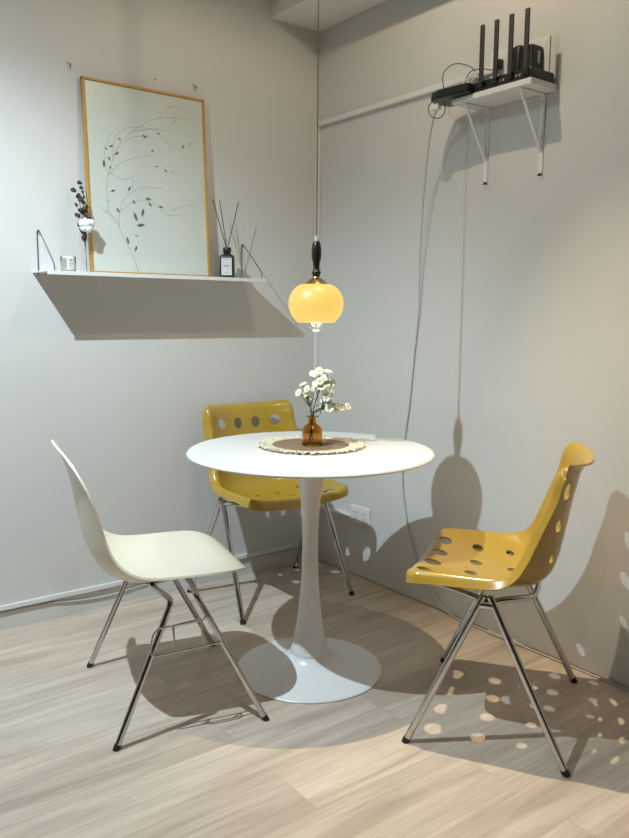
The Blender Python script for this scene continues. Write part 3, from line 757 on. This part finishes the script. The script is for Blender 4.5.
cable('black_cable', [(-.150, -.858, 1.940), (-.152, -.845, 1.925), (-.150, -.855, 1.895), (-.140, -.885, 1.882), (-.132, -.905, 1.897), (-.132, -.906, 1.925), (-.140, -.905, 1.9355)], .0016, 'black', 'thin black cable loop dangling under the modem')
o = obj('white_cable', tube(tube(tube(B(), [(-.120, -1.014, 1.958), (-.118, -1.000, 1.980), (-.105, -.985, 1.995), (-.10, -1.01, 2.005), (-.10, -1.026, 2.0), (-.09, -1.030, 1.985)], .0026, 8, 6), [(-.110, -1.012, 1.968), (-.110, -.975, 1.985), (-.1, -.97, 2.0), (-.085, -1.0, 2.02), (-.08, -1.032, 2.01)], .0024, 8, 6), [(-.13, -1.016, 1.955), (-.142, -1.025, 1.962), (-.146, -1.04, 1.972), (-.146, -1.050, 1.975)], .0024, 8, 6), M['whiteplastic']); tag(o, 'tangle of white cable between the modem and the router', 'cable')
o = obj('white_connector', box(B(), (-.168, -.905, 1.906), (-.148, -.872, 1.9255), .003), M['whiteplastic'], None, smooth=False); tag(o, 'white cable connector hanging just under the modem', 'connector')
cable('network_cable', [(-.138, -.874, 1.910), (-.130, -.850, 1.885), (-.100, -.800, 1.80), (-.060, -.740, 1.62), (-.030, -.700, 1.40), (-.012, -.680, 1.20), (-.006, -.655, 1.0), (-.006, -.636, .82), (-.006, -.612, .66), (-.006, -.606, .50), (-.006, -.625, .38), (-.007, -.665, .25), (-.008, -.720, .155), (-.010, -.790, .080), (-.014, -.87, .022), (-.018, -.95, .0045), (-.020, -1.1, .0045), (-.018, -1.3, .0045), (-.014, -1.6, .0045), (-.012, -2.2, .0045), (-.012, -3.4, .0045)], .0032, 'greycable', 'long pale cable from the modem down the right wall and along the floor', 10)
cs = B(); tube(cs, [(-.021, -1.105, .0078), (-.022, -1.15, .0085), (-.021, -1.20, .0082), (-.020, -1.27, .0078)], lambda t_: .0075 + .0025 * math.sin(t_ * 19), 10, 6)
o = obj('cable_sleeve', cs, M['clear']); tag(o, 'crumpled clear plastic sleeve on the floor cable behind the right yellow chair', 'sleeve')

# ------------------------------------------------------------------ downlights in the ceiling
def downlight(x, y, beams, color, lens, label, radius=.012):
    t = thing('ceiling_downlight', label, 'light', (x, y, H), 0, 'ceiling downlights')
    obj('trim_ring', lathe(B(), [(.030, -.0005), (.044, -.0005), (.046, -.003), (.042, -.006), (.033, -.006), (.030, -.004), (.030, -.0005)], seg=40), M['whitemetal'], t)
    obj('lens', lathe(B(), [(0, -.0010), (.0298, -.0010), (.0298, -.0030), (0, -.0030)], seg=32), M[lens], t)
    for power, cone, blend, aim in beams:
        ld = bpy.data.lights.new('downlight_beam', 'SPOT'); ld.energy = power; ld.color = color
        ld.spot_size = math.radians(cone); ld.spot_blend = blend; ld.shadow_soft_size = radius
        lo = bpy.data.objects.new('downlight_beam', ld); COL.objects.link(lo); lo.parent = t; lo.location = (0, 0, -.03)
        if aim: lo.rotation_euler = (Vector(aim) - Vector((x, y, H - .03))).to_track_quat('-Z', 'Y').to_euler()
    return t
downlight(-2.13, -1.06, [(252, 93, 1.0, (-1.18, -.36, .15)), (34, 174, .5, None)], (.73, .90, 1.0), 'lens_cool', 'cool white ceiling downlight near the left wall, left of the cream chair')
downlight(-.70, -1.17, [(180, 61, 1.0, (-.50, -1.98, 0)), (18, 176, .3, None)], (1.0, .84, .60), 'lens_warm', 'warm ceiling downlight above the round table')
downlight(-2.10, -2.50, [(22, 160, 1.0, None)], (1.0, .945, .93), 'lens_warm', 'neutral ceiling downlight added out of view to brighten the upper left wall')  # added fill downlight, unseen, lifts the upper left wall
ll = bpy.data.lights.new('lamp_glow', 'POINT'); ll.energy = 1.0; ll.color = (1, .75, .42); ll.shadow_soft_size = .025
lo = bpy.data.objects.new('lamp_glow', ll); COL.objects.link(lo); lo.location = (LX, LY, 1.105)
lo.parent = bpy.data.objects['pendant_lamp']; lo.location = (0, 0, 1.105)

# ------------------------------------------------------------------ camera, world, view
wd_ = bpy.data.worlds.new('world'); SC.world = wd_; wd_.use_nodes = True
wd_.node_tree.nodes['Background'].inputs[0].default_value = (.9, .9, .92, 1)
wd_.node_tree.nodes['Background'].inputs[1].default_value = .3
yaw, pitch, roll = .6525, .1354, .0077
f = Vector((math.sin(yaw) * math.cos(pitch), math.cos(yaw) * math.cos(pitch), -math.sin(pitch)))
r0 = Vector((math.cos(yaw), -math.sin(yaw), 0)); u0 = r0.cross(f)
r = r0 * math.cos(roll) + u0 * math.sin(roll); u = -r0 * math.sin(roll) + u0 * math.cos(roll)
cd = bpy.data.cameras.new('camera'); cam = bpy.data.objects.new('camera', cd); COL.objects.link(cam)
cam.matrix_world = Matrix(((r.x, u.x, -f.x, -2.2327), (r.y, u.y, -f.y, -2.9089), (r.z, u.z, -f.z, 1.1881), (0, 0, 0, 1)))
cd.sensor_fit = 'HORIZONTAL'; cd.sensor_width = 36; cd.lens = 773.5 / 629 * 36; cd.clip_start = .02
SC.camera = cam
vs_ = SC.view_settings
vs_.view_transform = 'Standard'; vs_.look = 'None'; vs_.exposure = -0.12; vs_.gamma = 1.0; vs_.use_curve_mapping = False
